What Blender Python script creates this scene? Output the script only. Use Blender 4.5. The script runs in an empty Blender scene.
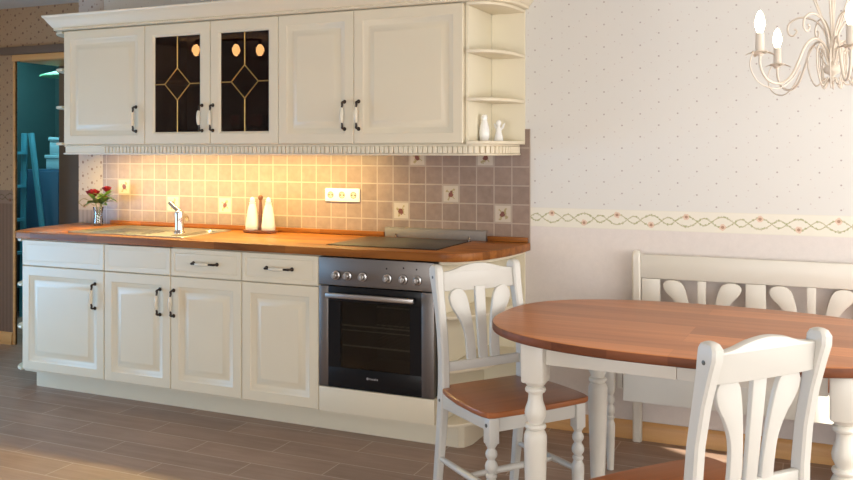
import bpy, bmesh, math, random
from mathutils import Vector, Matrix
random.seed(7)
SC = bpy.context.scene
COL = SC.collection
PI = math.pi
sin, cos = math.sin, math.cos

# ------------------------------------------------------------------ node helper
class NX:
    """socket wrapper with arithmetic"""
    def __init__(s, t, sock): s.t, s.s = t, sock
    def _m(s, op, *a):
        n = s.t.nodes.new('ShaderNodeMath'); n.operation = op
        for i, v in enumerate((s,) + a):
            if isinstance(v, NX): s.t.links.new(v.s, n.inputs[i])
            else: n.inputs[i].default_value = v
        return NX(s.t, n.outputs[0])
    def __add__(s, o): return s._m('ADD', o)
    def __sub__(s, o): return s._m('SUBTRACT', o)
    def __mul__(s, o): return s._m('MULTIPLY', o)
    def __truediv__(s, o): return s._m('DIVIDE', o)
    __radd__ = __add__; __rmul__ = __mul__
    def lt(s, o): return s._m('LESS_THAN', o)
    def gt(s, o): return s._m('GREATER_THAN', o)
    def frac(s): return s._m('FRACT')
    def floor(s): return s._m('FLOOR')
    def abs(s): return s._m('ABSOLUTE')
    def sin(s): return s._m('SINE')
    def sqrt(s): return s._m('SQRT')
    def pow(s, p): return s._m('POWER', p)
    def mx(s, o): return s._m('MAXIMUM', o)
    def mn(s, o): return s._m('MINIMUM', o)
    def mod(s, o): return s._m('FLOORED_MODULO', o)

class Mat:
    def __init__(s, name):
        s.m = bpy.data.materials.new(name); s.m.use_nodes = True
        s.t = s.m.node_tree; s.b = s.t.nodes['Principled BSDF']
        s._co = None
    def node(s, typ, **kw):
        n = s.t.nodes.new(typ)
        for k, v in kw.items(): setattr(n, k, v)
        return n
    def link(s, a, b): s.t.links.new(a.s if isinstance(a, NX) else a, b)
    def coord(s):
        if s._co is None:
            s._co = s.node('ShaderNodeTexCoord').outputs['Object']
        return s._co
    def xyz(s):
        n = s.node('ShaderNodeSeparateXYZ'); s.link(s.coord(), n.inputs[0])
        return [NX(s.t, n.outputs[i]) for i in range(3)]
    def mapping(s, scale=(1,1,1), loc=(0,0,0), rot=(0,0,0)):
        n = s.node('ShaderNodeMapping'); s.link(s.coord(), n.inputs[0])
        n.inputs['Scale'].default_value = scale; n.inputs['Location'].default_value = loc; n.inputs['Rotation'].default_value = rot
        return n.outputs[0]
    def noise(s, scale=5, detail=4, rough=.55, vec=None, dist=0):
        n = s.node('ShaderNodeTexNoise'); n.inputs['Scale'].default_value = scale
        n.inputs['Detail'].default_value = detail; n.inputs['Roughness'].default_value = rough
        n.inputs['Distortion'].default_value = dist
        s.link(vec if vec is not None else s.coord(), n.inputs['Vector'])
        return n.outputs['Fac']
    def ramp(s, fac, stops):
        n = s.node('ShaderNodeValToRGB'); s.link(fac, n.inputs[0])
        e = n.color_ramp.elements
        while len(e) < len(stops): e.new(.5)
        for i, (p, c) in enumerate(stops):
            e[i].position = p; e[i].color = (*c, 1)
        return n.outputs[0]
    def mix(s, fac, a, b, mode='MIX'):
        n = s.node('ShaderNodeMix', data_type='RGBA', blend_type=mode)
        for v, i in ((fac, 0), (a, 6), (b, 7)):
            if isinstance(v, (NX,)) or hasattr(v, 'is_linked'): s.link(v, n.inputs[i])
            elif isinstance(v, (int, float)): n.inputs[i].default_value = v
            else: n.inputs[i].default_value = (*v, 1)
        return n.outputs[2]
    def bump(s, h, strength=.2, dist=.002):
        n = s.node('ShaderNodeBump'); n.inputs['Strength'].default_value = strength; n.inputs['Distance'].default_value = dist
        s.link(h, n.inputs['Height']); s.link(n.outputs[0], s.b.inputs['Normal'])
    def col(s, c):
        if hasattr(c, 'is_linked') or isinstance(c, NX): s.link(c, s.b.inputs['Base Color'])
        else: s.b.inputs['Base Color'].default_value = (*c, 1)
    def set(s, rough=None, metal=None, spec=None, coat=None):
        if rough is not None: s.b.inputs['Roughness'].default_value = rough
        if metal is not None: s.b.inputs['Metallic'].default_value = metal
        if spec is not None: s.b.inputs['Specular IOR Level'].default_value = spec
        if coat is not None: s.b.inputs['Coat Weight'].default_value = coat

M = {}
def paint(name, c, rough=.45, var=.05, **kw):
    m = Mat(name); c2 = tuple(x*(1-var) for x in c)
    m.col(m.mix(m.noise(6, 3), c2, c)); m.set(rough=rough, **kw)
    m.bump(m.noise(160, 2), .03, .001)
    M[name] = m.m; return m
def metal(name, c, rough=.3, brushed=False):
    m = Mat(name); m.set(rough=rough, metal=1)
    f = m.noise(1, 3, .5, m.mapping((8, 8, 500)) if brushed else m.mapping((30, 30, 30)))
    m.col(m.mix(f, tuple(x*.88 for x in c), c)); M[name] = m.m; return m
def wood(name, lo, hi, axis=0, rough=.35, scale=1.0, strip=None, coat=0.0, spec=.5):
    m = Mat(name)
    sc = [22*scale]*3; sc[axis] = 1.6*scale
    g = m.noise(1.0, 6, .62, m.mapping(tuple(sc)), dist=.6)
    c = m.ramp(g, [(.28, lo), (.5, tuple((a+b)/2 for a, b in zip(lo, hi))), (.74, hi)])
    if strip:
        L, W = strip
        br = m.node('ShaderNodeTexBrick', offset=.37, offset_frequency=3)
        m.link(m.mapping((1, 1, 1)), br.inputs['Vector'])
        br.inputs['Scale'].default_value = 1; br.inputs['Brick Width'].default_value = L; br.inputs['Row Height'].default_value = W
        br.inputs['Mortar Size'].default_value = .0004
        br.inputs['Color1'].default_value = (.60, .55, .5, 1); br.inputs['Color2'].default_value = (1.12, 1.1, 1.05, 1); br.inputs['Mortar'].default_value = (.55, .5, .45, 1)
        c = m.mix(.85, c, br.outputs['Color'], 'MULTIPLY')
    m.col(c); m.set(rough=rough, coat=coat, spec=spec); m.bump(g, .06, .001)
    M[name] = m.m; return m
def glass(name, tint, gloss=.06, rough=0.0, k=.8):
    m = Mat(name); t = m.t
    tr = m.node('ShaderNodeBsdfTransparent'); tr.inputs[0].default_value = (*tint, 1)
    gl = m.node('ShaderNodeBsdfGlossy'); gl.inputs['Roughness'].default_value = rough
    lw = m.node('ShaderNodeLayerWeight'); lw.inputs['Blend'].default_value = .25
    f = NX(t, lw.outputs['Fresnel']) * k + gloss
    mx = m.node('ShaderNodeMixShader'); m.link(f, mx.inputs[0]); m.link(tr.outputs[0], mx.inputs[1]); m.link(gl.outputs[0], mx.inputs[2])
    m.link(mx.outputs[0], t.nodes['Material Output'].inputs[0]); M[name] = m.m
def glow(name, c, strength):
    m = Mat(name); m.col(c); m.b.inputs['Emission Color'].default_value = (*c, 1); m.b.inputs['Emission Strength'].default_value = strength
    M[name] = m.m

paint('cream', (.755, .665, .495), .38, .03)
paint('cream_inside', (.80, .73, .56), .5, .03)
paint('white_paint', (.71, .67, .585), .35, .03)
paint('chair_white', (.575, .555, .505), .35, .03)
paint('ivory_metal', (.72, .63, .52), .4, .08)
paint('porcelain', (.86, .85, .82), .12, .02, spec=.6)
paint('handle_grip', (.74, .67, .53), .2, .02)
paint('socket_recess', (.50, .42, .30), .4, .02)
paint('bottle_white', (.60, .575, .54), .2, .02)
paint('plastic', (.85, .80, .66), .3, .02)
paint('dark_inside', (.20, .12, .10), .6, .05)  # cabinet lining, shade of the unlit interior put into the colour
paint('black', (.010, .010, .011), .25, .1, spec=.22)
paint('rack_wire', (.62, .58, .53), .35, .05)
paint('dark_hole', (.03, .025, .02), .6, .1)
paint('bolt', (.10, .09, .07), .35, .1)
paint('brown_paint', (.15, .10, .068), .6, .15)
paint('teal', (.035, .10, .10), .5, .2)
paint('cyan', (.34, .74, .84), .5, .1)
paint('ladder_blue', (.07, .36, .46), .45, .1)
paint('navy', (.035, .13, .22), .5, .1)
paint('lamp_green', (.10, .38, .20), .5, .1)
paint('red_petal', (.40, .014, .035), .5, .25)
paint('leaf', (.27, .42, .10), .5, .35)
paint('stem_green', (.08, .16, .03), .5, .2)
paint('hob_glass', (.035, .031, .029), .30, .05, spec=.3)
paint('oven_inside', (.18, .17, .145), .45, .1)
paint('letter', (.32, .30, .29), .4, .0)
metal('steel', (.25, .23, .215), .42, True)
m_ = metal('strip_steel', (.27, .24, .215), .6); m_.set(metal=.55)
metal('steel_plain', (.52, .50, .48), .32)
metal('chrome', (.70, .66, .62), .16)
metal('bronze', (.07, .055, .045), .38)
metal('brass', (.50, .33, .12), .35)
wood('worktop', (.17, .048, .009), (.42, .16, .036), 0, .34, 1, (.42, .045), .0, .18)
wood('cherry', (.23, .072, .022), (.38, .130, .042), 0, .30, .8, None, .05, .35)
wood('cherry_table', (.42, .145, .045), (.62, .245, .092), 0, .36, .6, (3.0, .13), .0, .4)
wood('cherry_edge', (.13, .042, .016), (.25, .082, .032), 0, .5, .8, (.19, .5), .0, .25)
wood('pine', (.52, .27, .09), (.70, .40, .16), 0, .4)
wood('tray_wood', (.075, .022, .010), (.16, .048, .016), 0, .35)
glass('smoked', (.42, .27, .25), .022, 0, .2)
glass('oven_glass', (.50, .49, .45), .03)
glass('clear', (.93, .95, .95), .06)
glass('goblet_glass', (.85, .86, .86), .30, .25)
glass('blue_pane', (.72, .92, .95), .03)
glow('bulb_glass', (1.0, .90, .74), 5)
glow('amber_bulb', (1.0, .55, .2), 40)
glow('strip_glow', (1.0, .66, .25), 9.0)

# floor planks
m = Mat('floor_tile')
br = m.node('ShaderNodeTexBrick', offset=.5, offset_frequency=2)
ROW, LEN = .1575, .707
m.link(m.mapping((1, 1, 1), (.445 + LEN*10, .700 + ROW*39, 0)), br.inputs['Vector'])
for k, v in (('Scale', 1), ('Brick Width', LEN), ('Row Height', ROW), ('Mortar Size', .0028), ('Mortar Smooth', .1)): br.inputs[k].default_value = v
br.inputs['Color1'].default_value = (.86, .86, .86, 1); br.inputs['Color2'].default_value = (1.08, 1.06, 1.04, 1); br.inputs['Mortar'].default_value = (1, 1, 1, 1)
g = m.noise(1, 7, .65, m.mapping((2.2, 26, 1)), dist=.4)
g2 = m.noise(3.5, 4, .6)
c = m.ramp(g, [(.25, (.26, .165, .115)), (.55, (.37, .25, .185)), (.8, (.46, .325, .245))])
c = m.mix(.35, c, m.ramp(g2, [(.3, (.285, .19, .135)), (.7, (.44, .31, .23))]))
c = m.mix(1, c, br.outputs['Color'], 'MULTIPLY')
c = m.mix(NX(m.t, br.outputs['Fac']), c, (.50, .39, .31))
m.col(c); m.set(rough=.44); m.bump(g, .08, .001); M['floor_tile'] = m.m

# wall tiles
TS, TXR, TZ = .0946, .8603, 1.2809
m = Mat('wall_tile')
X, Y, Z = m.xyz()
u = (X*-1 + TXR)/TS; v = (Z - TZ)/TS
fu, fv = (u + 100).frac(), (v + 100).frac()
iu, iv = u.floor(), v.floor()
edge = ((fu - .5).abs()).mx((fv - .5).abs())
grout = edge.gt(.470)
wn = m.node('ShaderNodeTexWhiteNoise', noise_dimensions='2D')
cb = m.node('ShaderNodeCombineXYZ'); m.link(iu, cb.inputs[0]); m.link(iv, cb.inputs[1]); m.link(cb.outputs[0], wn.inputs['Vector'])
base = m.mix(NX(m.t, wn.outputs['Value']), (.225, .158, .122), (.295, .21, .165))
base = m.mix(.5, base, m.ramp(m.noise(28, 5), [(.3, (.21, .147, .112)), (.7, (.32, .23, .182))]))
deco = None
for cu, cv in ((7, -3), (4, -2), (1, -3), (6, 0), (2, 0), (19, -3), (23, -3), (27, -2)):
    q = ((iu - (cu)).abs() + (iv - cv).abs()).lt(.5)
    deco = q if deco is None else deco.mx(q)
dx, dz = fu - .5, fv - .48
rr = (dx*dx + dz*dz).sqrt()
nz = NX(m.t, m.noise(60, 3))
flower = (rr + (nz - .5)*.35).lt(.15)
spray = ((dx + dz*.6 + (nz - .5)*.5).abs()).lt(.07)*rr.lt(.37)
spray = spray.mx(((dx*.8 - dz + (nz - .5)*.6).abs()).lt(.05)*rr.lt(.33))
dcol = m.mix(spray, (.50, .42, .335), (.33, .27, .13))
dcol = m.mix(flower, dcol, (.17, .055, .04))
dcol = m.mix(edge.gt(.43), dcol, (.36, .29, .23))
base = m.mix(deco, base, dcol)
base = m.mix(grout, base, (.39, .31, .25))
m.col(base); m.set(rough=.35)
hh = edge.gt(.46)*-1 + 1
m.bump(hh, .35, .002); M['wall_tile'] = m.m

# wall papers: dots above, garland border, plain or striped below
def wallpaper(name, paper, dotcol, low, band, dot=.0045, stripes=False, cell=(.118, .150)):
    m = Mat(name)
    X, Y, Z = m.xyz()
    def dots(cx, cz, ox, oz, r):
        col_ = ((X + ox)/cx).floor()
        a = ((X + ox)/cx + 50).frac() - .5
        b = ((Z + oz)/cz + col_*.5 + 50).frac() - .5
        return (((a*cx)*(a*cx)) + ((b*cz)*(b*cz))).sqrt().lt(r)
    d1 = dots(cell[0], cell[1], .02, .03, dot)
    d2 = dots(cell[0], cell[1], .055, .060, dot*.72)
    d3 = dots(cell[0]*.66, cell[1]*.83, .03, .011, dot*.55)
    n = m.noise(3, 4)
    up = m.mix(n, paper, tuple(x*.95 for x in paper))
    up = m.mix(d3*.55, up, tuple(x*1.6 for x in dotcol))
    up = m.mix(d2*.6, up, tuple(x*1.3 for x in dotcol))
    up = m.mix(d1*.75, up, dotcol)
    lo = m.mix(m.noise(26, 8, .8), tuple(x*1.06 for x in low), tuple(x*.84 for x in low))
    if stripes:
        s = ((X/.035 + 90).frac() - .5).abs().lt(.2)
        lo = m.mix(s*.55, lo, tuple(x*.62 for x in low))
    # border band
    P = .160
    t = ((X + 5)/P).frac(); k = ((X + 5)/P).floor()
    par = (k.mod(2.0))*2 - 1
    big = t.lt(.62)
    th = (t/.62)*big + ((t - .62)/.38)*(big*-1 + 1)
    A = big*.008 + .0165
    w = (th*PI).sin()*A
    zc = Z - 1.034
    line = ((zc.abs() - w).abs()).lt(.0028)
    nn = NX(m.t, m.noise(90, 2))
    leafy = (((zc.abs() - w).abs()).lt(.0065))*nn.gt(.56)
    a = (t - .31)*P; b = zc - par*.021
    rr = (a*a + b*b).sqrt()
    rose = rr.lt(.0068); rose2 = (rr + (nn - .5)*.014).lt(.0145)
    bc = m.mix(m.noise(20, 3), band, tuple(x*.93 for x in band))
    bc = m.mix(line*.75, bc, tuple(x*y for x, y in zip(band, (.52, .50, .30))))
    bc = m.mix(leafy*.7, bc, tuple(x*y for x, y in zip(band, (.40, .45, .22))))
    bc = m.mix(rose2*.8, bc, tuple(x*y for x, y in zip(band, (.88, .66, .56))))
    bc = m.mix(rose, bc, tuple(x*y for x, y in zip(band, (.50, .32, .26))))
    e = zc.abs().gt(.0435)
    bc = m.mix(e*.5, bc, tuple(x*.86 for x in band))
    c = m.mix(zc.gt(0), lo, up)
    c = m.mix(zc.abs().lt(.047), c, bc)
    m.col(c); m.set(rough=.75, spec=.25); m.bump(m.noise(220, 2), .06, .001)
    M[name] = m.m
wallpaper('paper_light', (.71, .69, .645), (.36, .29, .27), (.74, .675, .63), (.80, .76, .655), dot=.0040, cell=(.086, .108))
wallpaper('floral_dim', (.40, .265, .155), (.14, .07, .05), (.22, .135, .09), (.26, .17, .12), dot=.0085, stripes=True, cell=(.075, .085))  # recess wall: the strip's floral paper, with the dimness put into its colours
wallpaper('floral_lit', (.56, .46, .38), (.22, .12, .09), (.42, .31, .25), (.50, .38, .30), dot=.0085, stripes=True, cell=(.075, .085))  # lighter copy of that paper, strip lamp's light put into its colours
paint('plaster', (.74, .71, .66), .8, .04)
paint('ceiling_paint', (.62, .57, .50), .8, .06)

# ------------------------------------------------------------------ mesh builder
OFF = {}
class MB:
    def __init__(s): s.bm = bmesh.new(); s.mats = []; s.cur = 0
    def mat(s, name):
        if name not in s.mats: s.mats.append(name)
        s.cur = s.mats.index(name); return s
    def _merge(s, tmp):
        for f in tmp.faces: f.material_index = s.cur
        me = bpy.data.meshes.new('tmp'); tmp.to_mesh(me); tmp.free()
        s.bm.from_mesh(me); bpy.data.meshes.remove(me); return s
    def box(s, x0, x1, y0, y1, z0, z1, bev=0.0, seg=2, rot=None):
        t = bmesh.new()
        bmesh.ops.create_cube(t, size=1)
        for v in t.verts:
            v.co = Vector(((x0+x1)/2 + v.co.x*(x1-x0), (y0+y1)/2 + v.co.y*(y1-y0), (z0+z1)/2 + v.co.z*(z1-z0)))
        if bev > 0: bmesh.ops.bevel(t, geom=t.edges[:], offset=bev, segments=seg, profile=.5, affect='EDGES')
        if rot is not None: bmesh.ops.transform(t, matrix=rot, verts=t.verts)
        return s._merge(t)
    def prism(s, pts, a, b, axis='z', bev=0.0, seg=2):
        """extrude a closed 2-D outline; axis z: pts=(x,y); axis y: pts=(x,z); axis x: pts=(y,z)"""
        t = bmesh.new()
        def P(p, w): return {'z': (p[0], p[1], w), 'y': (p[0], w, p[1]), 'x': (w, p[0], p[1])}[axis]
        lo = [t.verts.new(P(p, a)) for p in pts]; hi = [t.verts.new(P(p, b)) for p in pts]
        n = len(pts)
        f1 = t.faces.new(lo); f2 = t.faces.new(hi)
        for i in range(n): t.faces.new((lo[i], lo[(i+1) % n], hi[(i+1) % n], hi[i]))
        bmesh.ops.recalc_face_normals(t, faces=t.faces[:])
        if bev > 0:
            ed = list({e for f in (f1, f2) for e in f.edges})
            bmesh.ops.bevel(t, geom=ed, offset=bev, segments=seg, profile=.5, affect='EDGES')
        return s._merge(t)
    def lathe(s, prof, c=(0, 0, 0), n=20, mtx=None):
        t = bmesh.new(); rings = []
        for r, z in prof:
            if r < 1e-5: rings.append([t.verts.new((0, 0, z))])
            else: rings.append([t.verts.new((r*cos(2*PI*k/n), r*sin(2*PI*k/n), z)) for k in range(n)])
        for A, B in zip(rings, rings[1:]):
            for k in range(n):
                a, b, c_, d = A[k % len(A)], A[(k+1) % len(A)], B[(k+1) % len(B)], B[k % len(B)]
                q = []
                for v in (a, b, c_, d):
                    if v not in q: q.append(v)
                if len(q) > 2: t.faces.new(q)
        for R in ((rings[0], rings[-1]) if prof[0] != prof[-1] else ()):
            if len(R) > 2: t.faces.new(R)
        bmesh.ops.recalc_face_normals(t, faces=t.faces[:])
        mt = Matrix.Translation(c) @ (mtx if mtx is not None else Matrix())
        bmesh.ops.transform(t, matrix=mt, verts=t.verts)
        return s._merge(t)
    def tube(s, pts, r, n=8, smooth=0, caps=True):
        pts = [Vector(p) for p in pts]
        if smooth: pts = spline(pts, smooth)
        R = r if callable(r) else (lambda u: r)
        t = bmesh.new(); rings = []; N = len(pts)
        tan = [(pts[min(i+1, N-1)] - pts[max(i-1, 0)]).normalized() for i in range(N)]
        up = Vector((0, 0, 1)) if abs(tan[0].z) < .9 else Vector((1, 0, 0))
        nrm = (up - tan[0]*up.dot(tan[0])).normalized()
        for i in range(N):
            nrm = (nrm - tan[i]*nrm.dot(tan[i])).normalized()
            bi = tan[i].cross(nrm); rad = R(i/(N-1))
            rings.append([t.verts.new(pts[i] + (nrm*cos(2*PI*k/n) + bi*sin(2*PI*k/n))*rad) for k in range(n)])
        for A, B in zip(rings, rings[1:]):
            for k in range(n): t.faces.new((A[k], A[(k+1) % n], B[(k+1) % n], B[k]))
        if caps: t.faces.new(rings[0]); t.faces.new(rings[-1])
        bmesh.ops.recalc_face_normals(t, faces=t.faces[:])
        return s._merge(t)
    def loops(s, loops, cap=True):
        """bridge a list of closed loops of equal length"""
        t = bmesh.new(); R = [[t.verts.new(p) for p in L] for L in loops]; n = len(R[0])
        for A, B in zip(R, R[1:]):
            for k in range(n): t.faces.new((A[k], A[(k+1) % n], B[(k+1) % n], B[k]))
        if cap: t.faces.new(R[0]); t.faces.new(R[-1])
        bmesh.ops.recalc_face_normals(t, faces=t.faces[:])
        return s._merge(t)
    def sweep(s, path, prof):
        """path: list of (x,y,nx,ny); prof: closed list of (off,z)"""
        t = bmesh.new()
        R = [[t.verts.new((x + nx*o, y + ny*o, z)) for o, z in prof] for x, y, nx, ny in path]; n = len(prof)
        for A, B in zip(R, R[1:]):
            for k in range(n): t.faces.new((A[k], A[(k+1) % n], B[(k+1) % n], B[k]))
        t.faces.new(R[0]); t.faces.new(R[-1])
        bmesh.ops.recalc_face_normals(t, faces=t.faces[:])
        return s._merge(t)
    def build(s, name, parent=None, local=False, ang=35):
        me = bpy.data.meshes.new(name)
        off = Vector((0, 0, 0))
        if parent is not None and not local: off = OFF.get(parent.name, Vector((0, 0, 0)))
        for v in s.bm.verts: v.co -= off
        s.bm.to_mesh(me); s.bm.free()
        for nme in s.mats: me.materials.append(M[nme])
        for p in me.polygons: p.use_smooth = True
        ang = 60 if name in ('handle', 'arm', 'wire_scroll', 'upper_scroll', 'cage_wire', 'lower_loop', 'stretcher', 'lever', 'spout', 'stem', 'clip') else 26 if name in ('top_rail', 'back_slat', 'seat', 'shelf_board', 'lower_rail', 'tabletop', 'stile', 'front_rail', 'board') else ang
        me.set_sharp_from_angle(angle=math.radians(ang))
        o = bpy.data.objects.new(name, me); COL.objects.link(o)
        if parent is not None: o.parent = parent
        OFF[o.name] = off
        return o

def mb(mat): return MB().mat(mat)
def spline(P, k):
    out = []; n = len(P)
    for i in range(n-1):
        p0, p1, p2, p3 = P[max(i-1, 0)], P[i], P[i+1], P[min(i+2, n-1)]
        for j in range(k):
            t = j/k
            out.append(.5*((2*p1) + (p2-p0)*t + (2*p0-5*p1+4*p2-p3)*t*t + (3*p1-p0-3*p2+p3)*t**3))
    out.append(P[-1]); return out
def spl2(P, k, closed=False):
    V = [Vector((a, b, 0)) for a, b in P]
    if closed: V = [V[-1]] + V + [V[0], V[1]]
    o = spline(V, k)
    if closed: o = o[k:-k-1]
    return [(p.x, p.y) for p in o]

def thing(name, label, cat, loc=(0, 0, 0), rz=0, group=None):
    o = bpy.data.objects.new(name, None); COL.objects.link(o)
    o.location = loc; o.rotation_euler = (0, 0, rz); o.empty_display_size = .05
    o['label'] = label; o['category'] = cat
    if group: o['group'] = group
    OFF[o.name] = Vector(loc)
    return o
def tag(o, label, cat, group=None):
    o['label'] = label; o['category'] = cat
    if group: o['group'] = group
    return o
def struct(o):
    o['kind'] = 'structure'; return o
def copy_tree(o, parent=None):
    c = o.copy(); COL.objects.link(c)
    if parent is not None: c.parent = parent
    OFF[c.name] = OFF.get(o.name, Vector((0, 0, 0)))
    for ch in list(o.children): copy_tree(ch, c)
    return c
def superell(cx, cy, a, b, n, k=96, t0=0, t1=2*PI, end=False):
    out = []
    for i in range(k + (1 if end else 0)):
        t = t0 + (t1-t0)*i/k; c_, s_ = cos(t), sin(t)
        out.append((cx + a*math.copysign(abs(c_)**(2/n), c_), cy + b*math.copysign(abs(s_)**(2/n), s_)))
    return out

# ------------------------------------------------------------------ room shell
RX, LX, FY, CZ = 3.7, -3.5, -6.3, 2.36
WE = -2.119            # free end of the kitchen wall
RY = .265              # recessed floral wall
def S(name, b): return struct(b.build(name))
S('floor', mb('floor_tile').box(LX-1.2, RX+.2, FY-.2, 1.9, -.1, 0))
S('ceiling', mb('ceiling_paint').box(LX-1.2, RX+.2, FY-.2, 1.9, CZ, CZ+.1))
S('wall_back', mb('paper_light').box(WE, RX, 0, .12, 0, CZ))
S('trim_2', mb('floral_lit').box(WE+.0005, -1.912, -.0025, -.0004, .001, CZ-.001))
DL = -2.975            # left side of the doorway
w = mb('floral_dim').box(LX, DL, RY, RY+.012, 0, CZ)
w.box(DL, WE+.3, RY, RY+.012, 2.0, CZ)
S('wall_left', w)
w = mb('brown_paint').box(DL+.01, -1.2, .64, .70, 0, CZ); w.box(-1.75, -1.7, .13, .64, 0, CZ)
S('wall_passage', w)
# right wall with a window, front wall with a wide window, far left wall with a window
def wall_with_hole(name, axis, at, a0, a1, h0, h1, z0, z1, th):
    b = mb('plaster')
    def bx(p0, p1, q0, q1):
        if p1 - p0 < 1e-4 or q1 - q0 < 1e-4: return
        if axis == 'x': b.box(at, at+th, p0, p1, q0, q1)
        else: b.box(p0, p1, at, at+th, q0, q1)
    bx(a0, h0, 0, CZ); bx(h1, a1, 0, CZ); bx(h0, h1, 0, z0); bx(h0, h1, z1, CZ)
    return S(name, b)
def window(name, axis, at, h0, h1, z0, z1, th, bars=1):
    b = mb('white_paint'); w_ = .05
    def bx(p0, p1, q0, q1):
        if axis == 'x': b.box(at, at+th, p0, p1, q0, q1, .004)
        else: b.box(p0, p1, at, at+th, q0, q1, .004)
    bx(h0, h0+w_, z0, z1); bx(h1-w_, h1, z0, z1); bx(h0, h1, z0, z0+w_); bx(h0, h1, z1-w_, z1)
    for i in range(bars):
        p = h0 + (h1-h0)*(i+1)/(bars+1); bx(p-.02, p+.02, z0, z1)
    o = S(name, b)
W1 = (-3.30, -.30, .55, 2.05)
wall_with_hole('wall_right', 'x', RX, FY, .12, W1[0], W1[1], W1[2], W1[3], .2)
W2 = (.3, 3.4, .4, 1.65)
wall_with_hole('wall_front', 'y', FY-.2, LX, RX, W2[0], W2[1], W2[2], W2[3], .2)
W3 = (-3.0, -1.0, .08, 1.25)
wall_with_hole('wall_far_left', 'x', LX-.2, FY, RY, W3[0], W3[1], W3[2], W3[3], .2)
window('window_1', 'x', RX+.1, W1[0]-.05, W1[1]+.05, W1[2]-.05, W1[3]+.05, .05, 0)
window('window_2', 'y', FY-.15, *W2, .05, 2)
window('window_3', 'x', LX-.15, *W3, .05, 1)
g = mb('plaster').box(5.0, 5.1, -7, .5, 0, 1.45); g.box(5.0, 5.1, -7, .5, 1.78, 4.2); g.box(5.0, 5.1, -7, -2.22, 1.45, 1.78); g.box(5.0, 5.1, -1.72, .5, 1.45, 1.78)  # added unseen screen: blocks the sun except through one gap
S('sun_blocker', g)
# skirtings
def skirting(name, path):
    b = mb('pine'); pr = [(0, .0), (.018, .0), (.018, .06), (.013, .075), (.006, .085), (0, .085)]
    b.sweep(path, pr); return S(name, b)
skirting('baseboard_back', [(.86, -.001, 0, -1), (RX-.001, -.001, 0, -1)])
skirting('baseboard_left', [(LX+.001, RY-.001, 0, -1), (DL-.022, RY-.001, 0, -1)])
# doorway: pine casing and head lining, dark door leaf at the back of the passage, glazed side
dr = mb('pine').box(DL-.020, DL, RY-.010, RY+.012, 0, 2.0, .004)
dr.box(DL-.020, WE+.3, RY-.018, RY+.012, 1.985, 2.03, .004)
dr.box(DL, WE+.3, RY+.036, .639, 1.985, 2.02)
S('door_1', dr)
S('trim_1', mb('brown_paint').box(LX+.01, WE+.3, RY-.03, RY-.001, 2.031, 2.085, .003))
w = mb('teal').box(DL-1.1, DL-1.05, RY+.036, 1.6, 0, CZ); w.box(DL-1.05, -1.2, 1.6, 1.65, 0, CZ)
S('wall_storeroom', w)

# ------------------------------------------------------------------ store room things seen through the doorway
st = thing('step_ladder', 'blue folding step ladder standing open in the dim side room', 'ladder', (-3.7, .85, 0))
LX0 = -3.70
def rail(dx, dy, nm):
    b = mb('ladder_blue')
    p0, p1 = Vector((LX0+dx, .85+dy, 0)), Vector((LX0 + dx*.22 - .01, .85+dy*.8, 1.50))
    b.tube([p0, p1], .024, 6); return b.build(nm, st)
for dx, dy in ((-.10, -.2), (-.10, .2), (.24, -.2), (.24, .2)): rail(dx, dy, 'rail')
for k in range(5):
    z = .25 + .27*k; f = 1 - z/1.5*.78
    mb('ladder_blue').box(LX0-.05 - .10*f, LX0+.03 - .10*f, .69, 1.01, z, z+.022).build('step', st)
cb_ = thing('storage_cabinet', 'dark blue low cabinet in the side room behind the ladder', 'cabinet', (-3.25, 1.3, 0))
mb('navy').box(-3.90, -3.02, 1.12, 1.58, 0, 1.205, .004).build('body', cb_)
mb('navy').box(-3.89, -3.46, 1.10, 1.119, .05, 1.19, .004).build('door', cb_)
d_ = mb('navy').box(-3.455, -3.03, 1.10, 1.119, .05, 1.19, .004).build('door', cb_)
mb('black').lathe([(0, 0), (.03, 0), (.03, .02), (0, .025)], (-3.33, 1.098, 1.06), 12, Matrix.Rotation(PI/2, 4, 'X')).build('knob', d_)
def store_box(x0, x1, z0, z1, lab):
    o = thing('storage_box', lab, 'box', ((x0+x1)/2, 1.3, z0))
    mb('cyan').box(x0, x1, 1.16, 1.5, z0, z1-.03, .006).build('body', o)
    mb('cyan').box(x0-.008, x1+.008, 1.152, 1.508, z1-.029, z1, .004).build('lid', o)
store_box(-3.66, -3.08, 1.207, 1.325, 'light blue storage box lying directly on the dark blue cabinet')
store_box(-3.62, -3.12, 1.327, 1.47, 'light blue storage box on top of another box in the side room')
pl = thing('pendant_lamp', 'shallow green hanging lamp shade in the dim side room', 'lamp', (-3.2, .95, CZ))
mb('lamp_green').lathe([(.02, 1.99), (.07, 1.985), (.20, 1.945), (.205, 1.935), (.19, 1.94), (.06, 1.975)], (-3.2, .95, 0), 24).build('shade', pl)
mb('black').tube([(-3.2, .95, 1.985), (-3.2, .95, CZ-.001)], .004, 6).build('cord', pl)

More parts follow.
